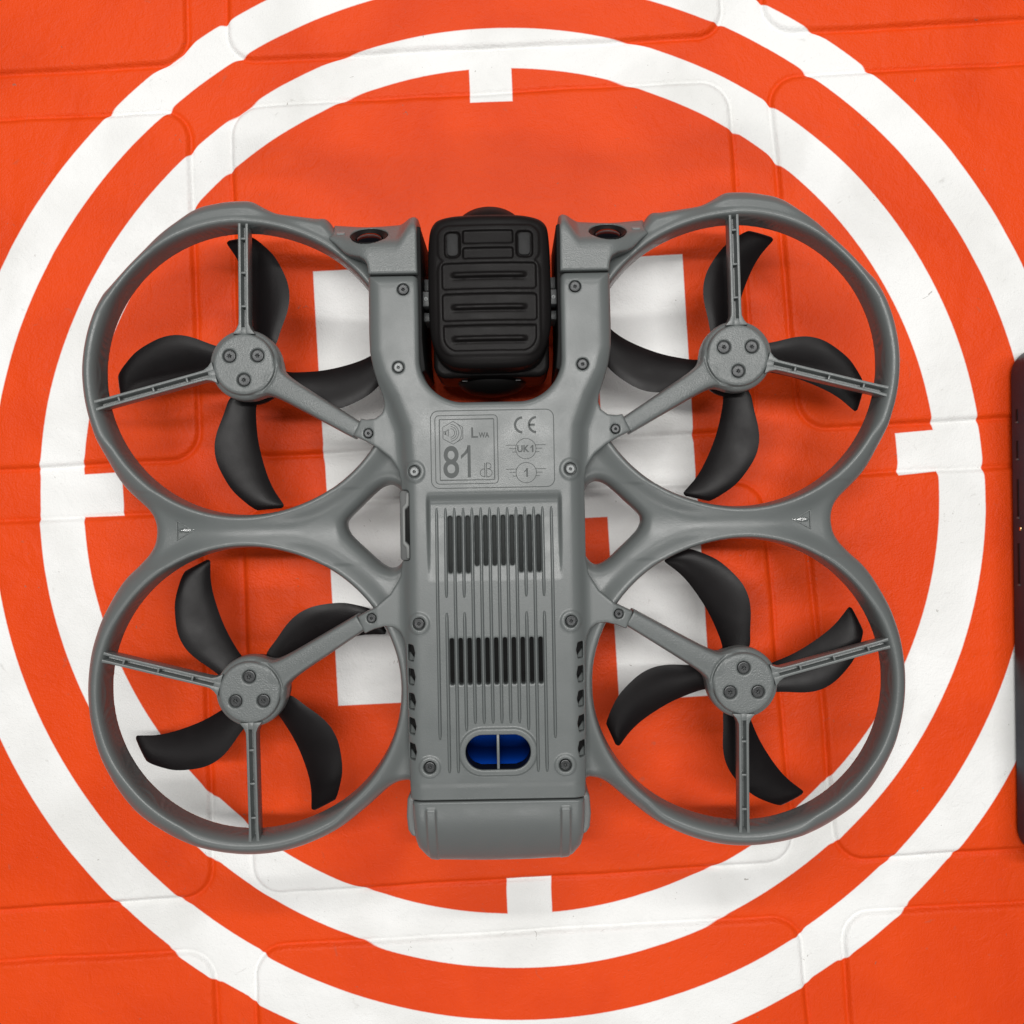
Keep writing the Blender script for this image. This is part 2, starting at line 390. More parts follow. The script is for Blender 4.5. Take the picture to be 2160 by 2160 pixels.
HOLE = [(-47.0,0.6),(-46.2,-2.2),(-43.9,-4.9),(-39.7,-8.8),(-36.5,-11.8),(-33.8,-13.4),(-31.7,-13.5),(-29.7,-11.6),(-29.0,-8.9),(-29.0,2.9),(-29.3,9.9),(-30.7,12.1),(-32.8,13.0),(-35.5,12.2),(-38.2,10.1),(-42.6,5.9),(-45.9,2.7)]
RC = [(-78.5, 49.5), (-78.5, -51.5)]; RR = 45.3

def guard_mesh():
    h = 0.42; X, Y, Zz = grid(-131.5, -22.4, -105.5, 105.8, 29.0, 44.2, h)
    dout = sdf_poly(X, Y, spline(OUT, 5)); dh = sdf_poly(X, Y, spline(HOLE, 5))
    gx, gy = np.meshgrid(X, Y, indexing='ij')
    din = np.full(gx.shape, 1e3); wl = np.full(gx.shape, 1.5)
    for k, (cx, cy) in enumerate(RC):
        dx = gx-cx; dy = gy-cy; sx = np.where(dx > 0, 1.0+0.062*sstep(dx, 0, 30), 1.0)
        dd = np.hypot(dx/sx, dy)-RR
        th = np.degrees(np.arctan2(dy, dx)) % 360
        def sec(a, b, e=5): return sstep(th, a-e, a+e)*(1-sstep(th, b-e, b+e))
        if k == 0: wv = 1.7+1.7*sec(153, 207)+0.4*sec(88, 153, 4)
        else: wv = 1.7+1.7*sec(247, 307)+0.6*sec(150, 212, 8)
        wv = wv*np.where(np.abs(gy) < 12, 0.8, 1)
        wl = np.where(dd < din, wv, wl); dsm = dd if k == 0 else smin(dsm, dd, 9.0); din = np.minimum(din, dd)
    top = 42.2-0.20*np.maximum(dsm-wl, 0)-1.3*sstep(dsm-wl, 0.0, 5.0)
    # shoulders stay broad and level
    top += 1.2*sstep(din, 3, 6)*sstep(gy, 70, 90)
    tt = np.clip(din/wl, 0, 1); wall = 8.4*(1-(1-tt)**2.6)**(1/2.6)-8.4
    zt = top+wall
    dq = smax(dout, -dh, 1.5)[:, :, None]
    Z3 = Zz[None, None, :]
    F = smax(dq, (Z3-zt[:, :, None])*0.8, 4.2)
    F = np.maximum(F, -din[:, :, None]); F = np.maximum(F, 31.8-Z3)
    return surfnets(F.astype(np.float32), (X[0], Y[0], Zz[0]), h)
G = relax(guard_mesh(), 10, 0.6)

def spoke_mesh(L):
    """open channel with cross webs, along +x, top at z = 0"""
    W = 1.55; wt = 0.55; D = 3.2
    def b(bm):
        Lx = L
        sec = [(-W, -5.2), (W, -5.2), (W, 0), (W-wt*1.5, 0), (W-wt*1.9, -D), (-W+wt*1.9, -D), (-W+wt*1.5, 0), (-W, 0)]
        st = [(-0.5, 2.3), (1.0, 1.5), (2.6, 1.05), (5, 1.0), (Lx-5, 1.0), (Lx-2.0, 1.12), (Lx, 1.35)]
        rings = [[bm.verts.new((x, y*sc if abs(y) > W-wt*1.4 else y, z)) for y, z in sec] for x, sc in st]
        n = len(sec)
        for a, c in zip(rings[:-1], rings[1:]):
            for i in range(n): bm.faces.new((a[i], a[(i+1) % n], c[(i+1) % n], c[i]))
        bm.faces.new(rings[0][::-1]); bm.faces.new(rings[-1])
        for f in (0.215, 0.49, 0.77): box(bm, L*f-0.32, L*f+0.32, -W+wt, W-wt, -D-0.3, -0.25)
        box(bm, -0.6, 1.6, -W+wt, W-wt, -D-0.3, -0.12); box(bm, L-1.4, L+0.1, -W+wt, W-wt, -D-0.3, -0.12)
    return bevel_mesh('spoke', b, 0.14, 2)

def torx_screw(r, depth_ring, mat_name):
    """countersunk pan head with a six-point recess"""
    n = 36; V = []; F = []
    prof = [(r, -1.6, 0), (r, -0.25, 0), (r*0.93, -0.05, 0), (r*0.80, 0.0, 0), (r*0.78, -0.05, 0), (r*0.60, -0.06, 0)]
    for rad, z, _ in prof:
        for i in range(n): a = 2*math.pi*i/n; V.append((rad*math.cos(a), rad*math.sin(a), z))
    for zr, z in ((1.0, -0.06), (0.92, -0.55), (0.25, -0.75)):
        for i in range(n):
            a = 2*math.pi*i/n; rr_ = r*(0.34+0.075*math.cos(6*a))*zr; V.append((rr_*math.cos(a), rr_*math.sin(a), z))
    R = len(prof)+3
    for j in range(R-1):
        for i in range(n): F.append((j*n+i, j*n+(i+1) % n, (j+1)*n+(i+1) % n, (j+1)*n+i))
    V.append((0, 0, -0.75)); c = len(V)-1
    for i in range(n): F.append(((R-1)*n+i, (R-1)*n+(i+1) % n, c))
    me = mesh_from('screw', V, F); me.set_sharp_from_angle(angle=math.radians(40)); return me
SC_HUB = torx_screw(1.95, 0, ''); SC_HUB.materials.append(SCREW)
SC_ARM = torx_screw(1.35, 0, ''); SC_ARM.materials.append(SCREW)
SC_BODY = torx_screw(1.50, 0, ''); SC_BODY.materials.append(SCREWL)
SC_BODYD = torx_screw(1.60, 0, ''); SC_BODYD.materials.append(SCREW)

SPK = [spoke_mesh(38.0), spoke_mesh(39.6)]
ARROW = None
for sx in (-1, 1):
    V, Fm = mirror(G, 1 if sx < 0 else -1, 1)
    g = obj('propeller_guard', mesh_from('propeller_guard', V, Fm), GREY, DR)
    for sy in (1, -1):
        hx, hy = 77.9*sx, (51.7 if sy > 0 else -51.8)
        for k in (0, 1):
            if k == 0: a = math.radians(90 if sx < 0 else 90) if sy > 0 else math.radians(-90); a += -sx*sy*math.radians(-1.2)
            else:
                a = math.radians(180+15.0*sy) if sx < 0 else math.radians(-15.0*sy)
            r0 = 10.0
            tilt = -math.radians(2.2)           # rises towards the ring
            o = obj('spoke', SPK[k], GREY, g, (hx+r0*math.cos(a), hy+r0*math.sin(a), 40.0), (0, tilt, a))
    # small raised arrow on the waist
    tri = [(-99.8, 2.9), (-99.8, -3.5), (-94.3, -0.4)] if sx < 0 else [(99.8, -3.5), (99.8, 2.9), (94.3, -0.4)]
    def outline(bm, tri=tri):
        c = np.mean(tri, 0); n = 3
        for f0, f1, z0, z1 in ((1.0, 0.84, 38.0, 40.34),):
            O = [c+(np.array(q)-c)*f0 for q in tri]; I = [c+(np.array(q)-c)*f1 for q in tri]
            for k in range(3):
                l = (k+1) % 3; q = [O[k], O[l], I[l], I[k]]
                a = [bm.verts.new((*p, z0)) for p in q]; b = [bm.verts.new((*p, z1)) for p in q]
                bm.faces.new(b); bm.faces.new(a[::-1])
                for m_ in range(4): bm.faces.new((a[m_], a[(m_+1) % 4], b[(m_+1) % 4], b[m_]))
    am = bevel_mesh('arrow_mark', outline, 0.08, 1); ao = obj('arrow_mark', am, GREY, g)
    n = 14; Vb = []; Fb = []  # bead added to catch the tube as a bright line glint
    for i in range(n+1):
        f = i/n; x = -99.3+5.4*f; rr_ = 0.75*math.sqrt(max(0.0, 1-(2*f-1)**4))+0.02
        for k in range(9):
            a = math.pi*k/8; Vb.append(((x if sx < 0 else -x), -0.35+rr_*math.cos(a), 39.95+0.42*math.sin(a)+0.05*math.sin(7*f)))
    for i in range(n):
        for k in range(8): q = i*9+k; Fb.append((q, q+1, q+10, q+9))
    obj('arrow_glint_bead', mesh_from('arrow_glint_bead', Vb, np.array(Fb) if sx > 0 else np.array(Fb)[:, ::-1]), CLEAR, g)

# --- motor mounts: hub cap and arm
def mount_mesh():
    h = 0.34; X, Y, Zz = grid(-13.5, 41.5, -28.5, 13.5, 32.0, 43.9, h)
    gx, gy = np.meshgrid(X, Y, indexing='ij'); r = np.hypot(gx, gy); Z3 = Zz[None, None, :]
    ang = math.atan2(-21.2, 35.0); c, s = math.cos(ang), math.sin(ang); L = 41.8
    u = gx*c+gy*s; v = -gx*s+gy*c
    hw = 3.75-1.1*np.clip(u/L, 0, 1)+3.0*np.exp(-np.maximum(u-8.0, 0)/2.4)
    arm = np.maximum(np.abs(v)-hw, -u)
    lip = np.maximum(np.abs(v)-hw-0.40+0.25*np.clip(u/L, 0, 1), -u)
    zt = 39.6+3.2*np.clip(u/L, 0, 1)-0.030*v*v
    A = smax(arm[:, :, None], Z3-zt[:, :, None], 1.2)
    B = smax(lip[:, :, None], Z3-(zt[:, :, None]-1.3), 0.7)
    A = np.maximum(A, (u-L)[:, :, None]); B = np.maximum(B, (u-L)[:, :, None])
    drum = smax((r-11.3)[:, :, None], Z3-38.7, 2.2)
    cap = smax((r-9.7)[:, :, None], Z3-40.15, 1.1)
    F = smin(np.minimum(A, B), drum, 1.6)
    # fine groove where the cap meets the arm
    gro = np.maximum(np.abs(r-10.25)-0.35, -u)[:, :, None]; F = np.maximum(F, -np.maximum(gro, 39.2-Z3))
    F = np.minimum(F, cap)
    for x, y in ((-4.4, 2.6), (4.4, 2.6), (0, -5.0)):
        F = np.maximum(F, -np.maximum((np.hypot(gx-x, gy-y)-2.12)[:, :, None], 39.2-Z3))
    F = np.maximum(F, 33.0-Z3)
    return surfnets(F.astype(np.float32), (X[0], Y[0], Zz[0]), h)
MT = mount_mesh()
mot_me = mesh_from('motor', *lathe([(3, 22), (8.6, 22), (9.4, 22.8), (9.4, 31.6), (8.8, 32.2), (8.8, 33.4), (3, 33.4)], 40)); mot_me.set_sharp_from_angle(angle=0.6)
BL_A = np.array([(-5.6,-6.6),(-7.7,-8.9),(-9.4,-13.6),(-11.5,-19.2),(-12.3,-23.9),(-11.7,-28.7),(-9.6,-33.7),(-6.8,-38.2),(-2.9,-42.0),(-0.6,-43.8),(0.6,-44.5)])*1.012
BL_B = np.array([(2.0,-6.8),(0.5,-11.0),(0.5,-17.2),(1.1,-23.0),(2.4,-28.9),(4.0,-34.0),(5.7,-37.7),(7.4,-40.4),(8.5,-42.0),(8.9,-43.0),(8.2,-43.8)])*1.012
def blade_mesh(mx_):
    A = spline(BL_A, 4, False); B = spline(BL_B, 4, False); n = len(A); m = 9
    V = []; F = []
    for i in range(n):
        f = i/(n-1); pitch = math.radians(19-11*f); ch = np.linalg.norm(B[i]-A[i]); dz = ch*math.tan(pitch)
        th = (1.5-0.8*f)*(0.35+0.65*min(1, (1-f)*9))
        for side in (1, -1):
            for k in range(m):
                t = k/(m-1); p = A[i]+(B[i]-A[i])*t; prof = (4*t*(1-t))**0.6
                camber = 0.035*ch*4*t*(1-t)
                V.append((p[0], p[1], dz*(0.5-t)+camber+side*th*0.5*prof-2.2*f*f+1.0))
    w2 = 2*m
    for i in range(n-1):
        for k in range(m-1):
            a = i*w2+k; F.append((a, a+1, a+w2+1, a+w2)); b = a+m; F.append((b, b+w2, b+w2+1, b+1))
        for k in (0, m-1):
            a = i*w2+k; b = a+m; F.append((a, a+w2, b+w2, b) if k == 0 else (b, b+w2, a+w2, a))
    for i in (0, n-1):
        for k in range(m-1):
            a = i*w2+k; b = a+m; F.append((b, b+1, a+1, a) if i == 0 else (a, a+1, b+1, b))
    V = np.array(V)
    V, F = mirror((V, np.array(F)), mx_, 1)
    me = mesh_from('blade', V, F); me.materials.append(PROP); me.set_sharp_from_angle(angle=math.radians(50)); return me
BLADE = {1: blade_mesh(1), -1: blade_mesh(-1)}
PHUB = mesh_from('propeller', *lathe([(2.5, -3.2), (8.2, -3.2), (9.8, -2.4), (10.4, -0.6), (10.4, 0.8), (9.6, 1.7), (2.5, 1.9)], 40)); PHUB.set_sharp_from_angle(angle=0.6)

ROT = [(-1, 1, -0.5, 50.6, 'front left'), (1, 1, -8.8, 50.4, 'front right'), (-1, -1, 33.0, -52.0, 'rear left'), (1, -1, 18.3, -52.0, 'rear right')]
for sx, sy, a, py, nm in ROT:
    V, Fm = mirror(MT, -sx, sy)
    m = obj('motor_mount', mesh_from('motor_mount', V, Fm), GREY2, DR, (77.9*sx, 51.7 if sy > 0 else -51.8, 0))
    for k, (x, y) in enumerate(((-4.4, 2.6), (4.4, 2.6), (0, -5.0))):
        obj('screw', SC_HUB, None, m, (x*-sx, y*sy, 39.95), (0, 0, random.uniform(0, 1)))
    obj('motor', mot_me, BLACK, m)
    pr = obj('propeller', PHUB, PROP, DR, (78.1*sx, py, 26.4), (0, 0, math.radians(a)))
    hand = 1 if (sx*sy) < 0 else -1             # front-left and rear-right share a hand
    for k in range(4): obj('blade', BLADE[hand], None, pr, (0, 0, 0), (0, 0, k*math.pi/2))

# --- body shell: belly plate, camera fork and arm roots
SHL = [(-21.9,77.25),(-37.3,77.25),(-37.4,70.4),(-37.5,59.7),(-37.3,53.7),(-36.5,48.9),(-34.9,43.5),(-33.6,39.8),(-33.4,37.4),(-34.2,35.1),(-36.3,33.6),(-39.1,33.4),(-40.9,33.75),(-43.5,28.2),(-39.8,26.5),(-35.6,24.0),(-31.9,21.0),(-29.3,17.2),(-28.5,13.4),(-28.5,-11.0),(-29.3,-15.8),(-32.6,-21.2),(-37.5,-25.3),(-43.2,-28.1),(-40.9,-33.7),(-37.6,-32.2),(-34.4,-31.4),(-31.7,-31.7),(-29.6,-33.2),(-28.5,-35.4),(-28.0,-37.8),(-27.6,-60),(-27.2,-79.8),(-26.8,-90)]
PLT = [(-37.0,77.25),(-37.0,54.0),(-35.0,46.5),(-30.8,38.5),(-27.6,29.5),(-26.9,18),(-27.0,-30),(-27.0,-77.5),(-26.8,-90)]
VENTY = [-39.2, -46.6, -54.2, -61.8, -69.6]
def sym(P):
    P = np.asarray(P, float); Q = P[::-1]*np.array([-1, 1]); return np.concatenate([P, Q])
SCREWS6 = [(24.0, 16.5, 'b'), (23.4, -30.2, 'd'), (20.8, -74.3, 'd')]
SCREWS4 = [(26.4, 72.5), (28.3, 48.6)]
RIBX = [-17.45+2.72*i for i in range(14)]
SLOTX = [(RIBX[i]+RIBX[i+1])/2 for i in range(1, 12)]
FORK = [(-21.85, 99), (-21.85, 60), (-21.7, 55), (-21.0, 49.6), (-19.4, 44.2), (-17.0, 40.6), (-13.6, 38.5), (-10.0, 37.8), (0, 37.7), (10.0, 37.8), (13.6, 38.5), (17.0, 40.6), (19.4, 44.2), (21.0, 49.6), (21.7, 55), (21.85, 60), (21.85, 99)]

def shell_mesh():
    h = 0.30; X, Y, Zz = grid(-44.6, 44.6, -86, 79, 36.4, 49.6, h); Z3 = Zz[None, None, :]
    gx, gy = np.meshgrid(X, Y, indexing='ij'); ax = np.abs(gx)
    dB = sdf_poly(X, Y, sym(SHL)); dA = sdf_poly(X, Y, sym(PLT)); dF = sd_rect(gx, gy, -21.85, 21.85, 37.7, 160, 13.5)
    # heights of the belly plate
    dep = 1.9*(1-sstep(gy, 6.2, 10.2))*np.clip((gy+17.2)/19, 0, 1)*(1-sstep(ax-0.3*np.sign(gx), 19.6, 20.9))
    zA = 48.0-dep
    for x, y, _ in SCREWS6:
        rr_ = np.hypot(ax-x, gy-y); zA = zA+0.38*sstep(-rr_, -3.6, -2.9)
    dW = sd_seg(gx, gy, (-4.4, -69.9), (4.9, -69.9))
    zA = zA+0.55*sstep(-dW, -7.6, -6.9)*(gy < -50)
    zA = zA-0.25*sstep(-gy, 79.0, 81.0)-0.06*np.maximum(-gy-80, 0)
    zB = 42.9+0.17*np.clip(43.5-ax, 0, 7)
    FA = smax(dA[:, :, None], Z3-zA[:, :, None], 4.5)
    FB = smax(dB[:, :, None], Z3-zB[:, :, None], 0.8)
    F = smin(FA, FB, 3.8)
    F = np.maximum(F, (dB-0.0)[:, :, None]-0.0) if False else smax(F, dB[:, :, None], 0.5)
    F = smax(F, -dF[:, :, None], 2.2)
    cut = np.full(gx.shape, 1e3, np.float32)
    for i, x in enumerate(SLOTX):
        y0 = -14.9 if i in (0, 1, 2, 8, 9, 10) else -12.8
        cut = np.minimum(cut, sd_rect(gx, gy, x-0.68, x+0.68, y0, 2.7, 0.6)); cut = np.minimum(cut, sd_rect(gx, gy, x-0.68, x+0.68, -49.2, -34.8, 0.6))
    cut = np.minimum(cut, dW-5.35)
    F = np.maximum(F, -np.maximum(cut[:, :, None], 43.4-Z3)); F = np.maximum(F, -np.maximum((dW-5.35)[:, :, None], 38.0-Z3))
    # screw wells
    for x, y, _ in SCREWS6: F = np.maximum(F, -np.maximum((np.hypot(ax-x, gy-y)-1.95)[:, :, None], 46.2-Z3))
    for x, y in SCREWS4: F = np.maximum(F, -np.maximum((np.hypot(ax-x, gy-y)-1.85)[:, :, None], 46.6-Z3))
    F = np.maximum(F, -np.maximum((np.hypot(ax-38.45, np.abs(gy-0.1)-28.75)-1.55)[:, :, None], 42.4-Z3))
    # side louvres, cut down through the rounded flank
    for y in VENTY:
        q = np.maximum(np.abs(gy-y-0.16*(ax-26.5))-2.55, np.maximum(24.75-ax+0.22*np.abs(gy-y), ax-27.0))
        F = np.maximum(F, -np.maximum(q[:, :, None]-0.0, np.maximum(39.5-Z3, Z3-60)))
    # pocket for the port cover on the left flank
    q = sd_rect(gx, gy, -31, -25.75, -11.0, 11.0, 1.2); F = np.maximum(F, -np.maximum(q[:, :, None], 39.0-Z3))
    F = smax(np.maximum(F, 37.0-Z3), -(gy+84.7)[:, :, None], 0.5)
    return surfnets(F.astype(np.float32), (X[0], Y[0], Zz[0]), h)
SV, SF = shell_mesh()
SH = obj('body_shell', mesh_from('body_shell', SV, SF), GREY, DR)

# ribs over the vents: round-nosed beads
def rib_mesh(y0, y1, zf):
    n = 26; m = 9; V = []; F = []
    ys = np.linspace(y0, y1, n); Lr = y1-y0
    ys = np.concatenate([y0+np.array([0, 0.15, 0.5, 1.0, 1.7]), np.linspace(y0+2.6, y1-2.6, 18), y1-np.array([1.7, 1.0, 0.5, 0.15, 0])])
    for y in ys:
        e = min(y-y0, y1-y); sc = min(1.0, 0.12+0.88*math.sqrt(max(0, min(1, e/2.0))))
        for k in range(m):
            a = math.pi*k/(m-1); V.append((0.54*(0.5+0.5*sc)*math.cos(a), y, zf(y)-0.35+(0.35+0.95*sc)*math.sin(a)))
    for i in range(len(ys)-1):
        for k in range(m-1):
            a = i*m+k; F.append((a, a+1, a+m+1, a+m))
    return mesh_from('rib', V, np.array(F)[:, ::-1])
def zfloor(y):
    t = np.clip((y-6.2)/4.0, 0, 1); t = t*t*(3-2*t)
    return 48.0-1.9*(1-t)*min(1, max(0, (y+17.2)/19))
ENDS = [-65.9, -76.2, -76.2, -63.4, -61.2, -61.2, -61.2, -61.2, -61.2, -61.2, -63.4, -76.2, -76.2, -65.9]
cache = {}
for i, x in enumerate(RIBX):
    for y0, y1 in ([(ENDS[i], -26.9), (-22.4, 5.3)] if i in (1, 3, 10, 12) else [(ENDS[i], 5.3)]):
        if (y0, y1) not in cache: cache[y0, y1] = rib_mesh(y0, y1, zfloor)
        obj('rib', cache[y0, y1], GREY, SH, (x+0.004*y0*0, 0, 0))
# dark inserts below the openings
def vin(bm): box(bm, -15.2, 15.4, -15.8, 3.4, 42.6, 44.9)
obj('vent_insert', bevel_mesh('vent_insert', vin, 0), SLOTIN, SH)
def vin2(bm): box(bm, -15.2, 15.4, -50, -34, 42.6, 43.7)
obj('vent_insert', bevel_mesh('vent_insert', vin2, 0), BLACK, SH)
def wing(bm):
    ys = np.linspace(-5.2, 5.2, 15); rows = []
    for y in ys:
        hx = math.sqrt(max(0.0, 5.25**2-y*y)); rows.append([bm.verts.new((x, y-69.9, 41.6+0.022*(y+1.5)**2)) for x in np.linspace(-4.4-hx, 4.9+hx, 9)])  # bowl shape bent so the reflected light fades from dark to blue
    for a, b in zip(rows[:-1], rows[1:]):
        for k in range(8): bm.faces.new((a[k], a[k+1], b[k+1], b[k]))
obj('sensor_window', bevel_mesh('sensor_window', wing, 0), BLUE, SH)['label'] = 'dark blue oval window'
pl = arc(-4.4, 0, 5.33, 90, 270, 16)+arc(4.9, 0, 5.33, -90, 90, 16); n_ = len(pl)
wl_me = mesh_from('window_well', [(x, y-69.9, z) for z in (38.2, 47.9) for x, y in pl], np.array([(i, (i+1) % n_, n_+(i+1) % n_, n_+i) for i in range(n_)])[:, ::-1])
obj('window_well', wl_me, BLACK, SH)
def wbar(bm): box(bm, -0.15, 0.65, -75.4, -64.4, 41.0, 47.9)
obj('window_divider', bevel_mesh('window_divider', wbar, 0.12), GREY, SH)
# black core seen through the side louvres
for sx in (-1, 1):
    def core(bm, sx=sx): box(bm, min(sx*22, sx*26.9), max(sx*22, sx*26.9), -73.5, -34.5, 38.2, 41.6)
    obj('louvre_core', bevel_mesh('louvre_core', core, 0), BLACK, SH)
for sx in (-1, 1):
    for y in VENTY:                             # slanted louvre blades below each opening
        def lv(bm, sx=sx, y=y):
            P = [(25.0, -2.6, 45.6), (27.4, -2.5, 43.8), (27.4, -0.3, 43.0), (26.7, -0.2, 43.3), (25.5, -1.5, 44.8)]
            a = [bm.verts.new((sx*p[0], y+p[1], p[2])) for p in P]; b = [bm.verts.new((sx*p[0], y+p[1], p[2]-2.0)) for p in P]
            bm.faces.new(a); bm.faces.new(b[::-1])
            for i in range(5): bm.faces.new((a[i], a[(i+1) % 5], b[(i+1) % 5], b[i]))
        obj('louvre', bevel_mesh('louvre', lv, 0.12, 1), GREY, SH)
# screws
for sx in (-1, 1):
    for x, y, k in SCREWS6:
        obj('screw', SC_BODY if k == 'b' else SC_BODYD, None, SH, (sx*x, y, 47.75), (0, 0, random.uniform(0, 1)))
    for j, (x, y) in enumerate(SCREWS4):
        obj('screw', SC_BODY if (sx < 0 and j == 1) else SC_BODYD, None, SH, (sx*x, y, 47.85), (0, 0, random.uniform(0, 1)))
    for sy in (1, -1): obj('screw', SC_ARM, None, SH, (sx*38.45, 0.1+sy*28.75, 44.1), (0, 0, random.uniform(0, 1)))
# port cover on the left flank
def pcov(bm): prism(bm, rrect(-29.0, -25.95, -10.9, 10.9, 1.1), 39.0, 44.6)
pc_o = obj('port_cover', bevel_mesh('port_cover', pcov, 0.3), GREYD, SH)
pc_o['label'] = 'dark grey port cover on the left flank'
def pstrip(bm):
    P = [(-26.0, 10.2), (-26.0, 6.2), (-27.3, 5.0), (-27.4, -5.0), (-26.1, -6.4), (-26.1, -10.2), (-27.0, -10.2), (-27.2, -6.9), (-28.3, -5.6), (-28.2, 5.6), (-27.1, 6.9), (-26.9, 10.2)]
    prism(bm, P, 43.5, 45.2)
obj('cover_trim', bevel_mesh('cover_trim', pstrip, 0.2), plastic('mid_grey_plastic', (0.15, 0.155, 0.152), 0.45, 0.5, 0.2), SH)
def pblk(bm): prism(bm, [(-26.0, 6.0), (-27.25, 4.8), (-27.35, -4.8), (-26.05, -6.2), (-25.6, -6.0), (-25.6, 6.0)], 43.5, 44.8)
obj('port_opening', bevel_mesh('port_opening', pblk, 0.1), BLACK, SH)

# printed label
ZP = 48.03
parts = [stroke(rrect(-18.7, 19.05, 11.2, 34.95, 2.4), 0.28, ZP, True), stroke(rrect(-17.35, 1.8, 12.5, 33.5, 1.2), 0.26, ZP, True), stroke(rrect(-16.0, 0.7, 13.65, 32.3, 0.12, 1), 0.26, ZP, True)]
obj('label_frame', mesh_from('label_frame', *join(parts), False), PRINT, SH)
hexp = [(-11.85, 31.7), (-14.95, 29.9), (-14.95, 26.4), (-11.85, 24.7), (-8.85, 26.4), (-8.85, 29.9)]
cx, cy = -12.7, 28.2
parts = [stroke(hexp, 0.2, ZP, True), stroke([(-13.3, 29.25), (-13.3, 27.1), (-14.1, 27.75), (-14.1, 28.6)], 0.16, ZP, True), stroke([(-14.1, 28.6), (-14.6, 28.6), (-14.6, 27.75), (-14.1, 27.75)], 0.16, ZP, True)]
for r_ in (1.35, 1.95, 2.6, 3.5): parts.append(stroke(arc(cx, cy, r_, -86 if r_ < 3 else -52, 86 if r_ < 3 else 52), 0.19, ZP))
obj('noise_symbol', mesh_from('noise_symbol', *join(parts), False), PRINT, SH)
def txt(name, *tm): obj(name, mesh_from(name, *join(list(tm)), False), PRINT, SH)
txt('noise_rating_text', text_mesh('L', -6.25, -4.2, 26.55, 29.75, ZP, 0.012), text_mesh('WA', -4.0, -0.7, 26.5, 28.2, ZP, 0.03))
txt('noise_rating_number', text_mesh('8', -15.0, -10.15, 14.25, 24.2, ZP, 0.008), join([stroke([(-7.05, 14.45), (-7.05, 24.3)], 0.95, ZP), ([(-9.55, 21.2, ZP), (-9.55, 20.1, ZP), (-7.5, 22.0, ZP), (-7.4, 24.3, ZP), (-7.7, 23.3, ZP), (-8.5, 22.1, ZP)], [(0, 1, 2, 3, 4, 5)])]))
parts = [stroke(arc(-2.55, 15.75, 1.18, 90, 270), 0.22, ZP), stroke([(-2.3, 14.45), (-2.3, 18.85)], 0.24, ZP), stroke([(-2.55, 14.57), (-2.3, 14.57)], 0.22, ZP), stroke([(-2.55, 16.93), (-2.3, 16.93)], 0.22, ZP),
         stroke([(-1.75, 14.45), (-1.75, 18.85)], 0.24, ZP), stroke([(-1.75, 18.74), (-1.25, 18.74)]+arc(-1.25, 17.85, 0.89, 88, -90)+[(-1.6, 16.96)], 0.22, ZP), stroke([(-1.3, 16.94)]+arc(-1.25, 15.75, 1.19, 88, -90)+[(-1.75, 14.56)], 0.22, ZP)]
obj('decibel_text', mesh_from('decibel_text', *join(parts), False), PRINT, SH)
parts = [stroke(arc(9.5, 30.25, 2.28, 92, 268, 30), 0.72, ZP), stroke(arc(13.75, 30.25, 2.28, 92, 268, 30), 0.72, ZP), stroke([(11.6, 30.25), (13.25, 30.25)], 0.7, ZP)]
obj('conformity_mark', mesh_from('conformity_mark', *join(parts), False), PRINT, SH)
def one(x, y0, y1, wd):
    hh = y1-y0; return join([stroke([(x, y0), (x, y1)], wd, ZP), ([(x-wd/2-0.42*hh*0.55, y1-0.33*hh, ZP), (x-wd/2-0.42*hh*0.55, y1-0.50*hh, ZP), (x-wd/2, y1-0.30*hh, ZP), (x-wd/2, y1, ZP), (x-wd*0.8, y1-0.16*hh, ZP)], [(0, 1, 2, 3, 4)])])
for cy, t, x1, yb, yt, wd in ((22.95, 'UK', 12.5, 21.85, 24.05, 0.46), (15.6, '', 10.65, 14.25, 16.95, 0.52)):
    parts = [stroke(arc(10.4, cy, 3.12, 0, 352.5, 47), 0.20, ZP, True), one(x1, yb, yt, wd)]+([text_mesh(t, 7.75, 11.45, yb, yt, ZP, 0.03)] if t else [])
    for k, (dy, xl, xr) in enumerate(((1.12, 4.25, 16.5), (0.06, 5.3, 15.4), (-1.0, 6.2, 14.55))):
        c_ = math.sqrt(3.12**2-dy*dy); parts += [stroke([(xl, cy+dy), (10.4-c_, cy+dy)], 0.20, ZP), stroke([(10.4+c_, cy+dy), (xr, cy+dy)], 0.20, ZP)]
    obj('class_emblem', mesh_from('class_emblem', *join(parts), False), PRINT, SH)

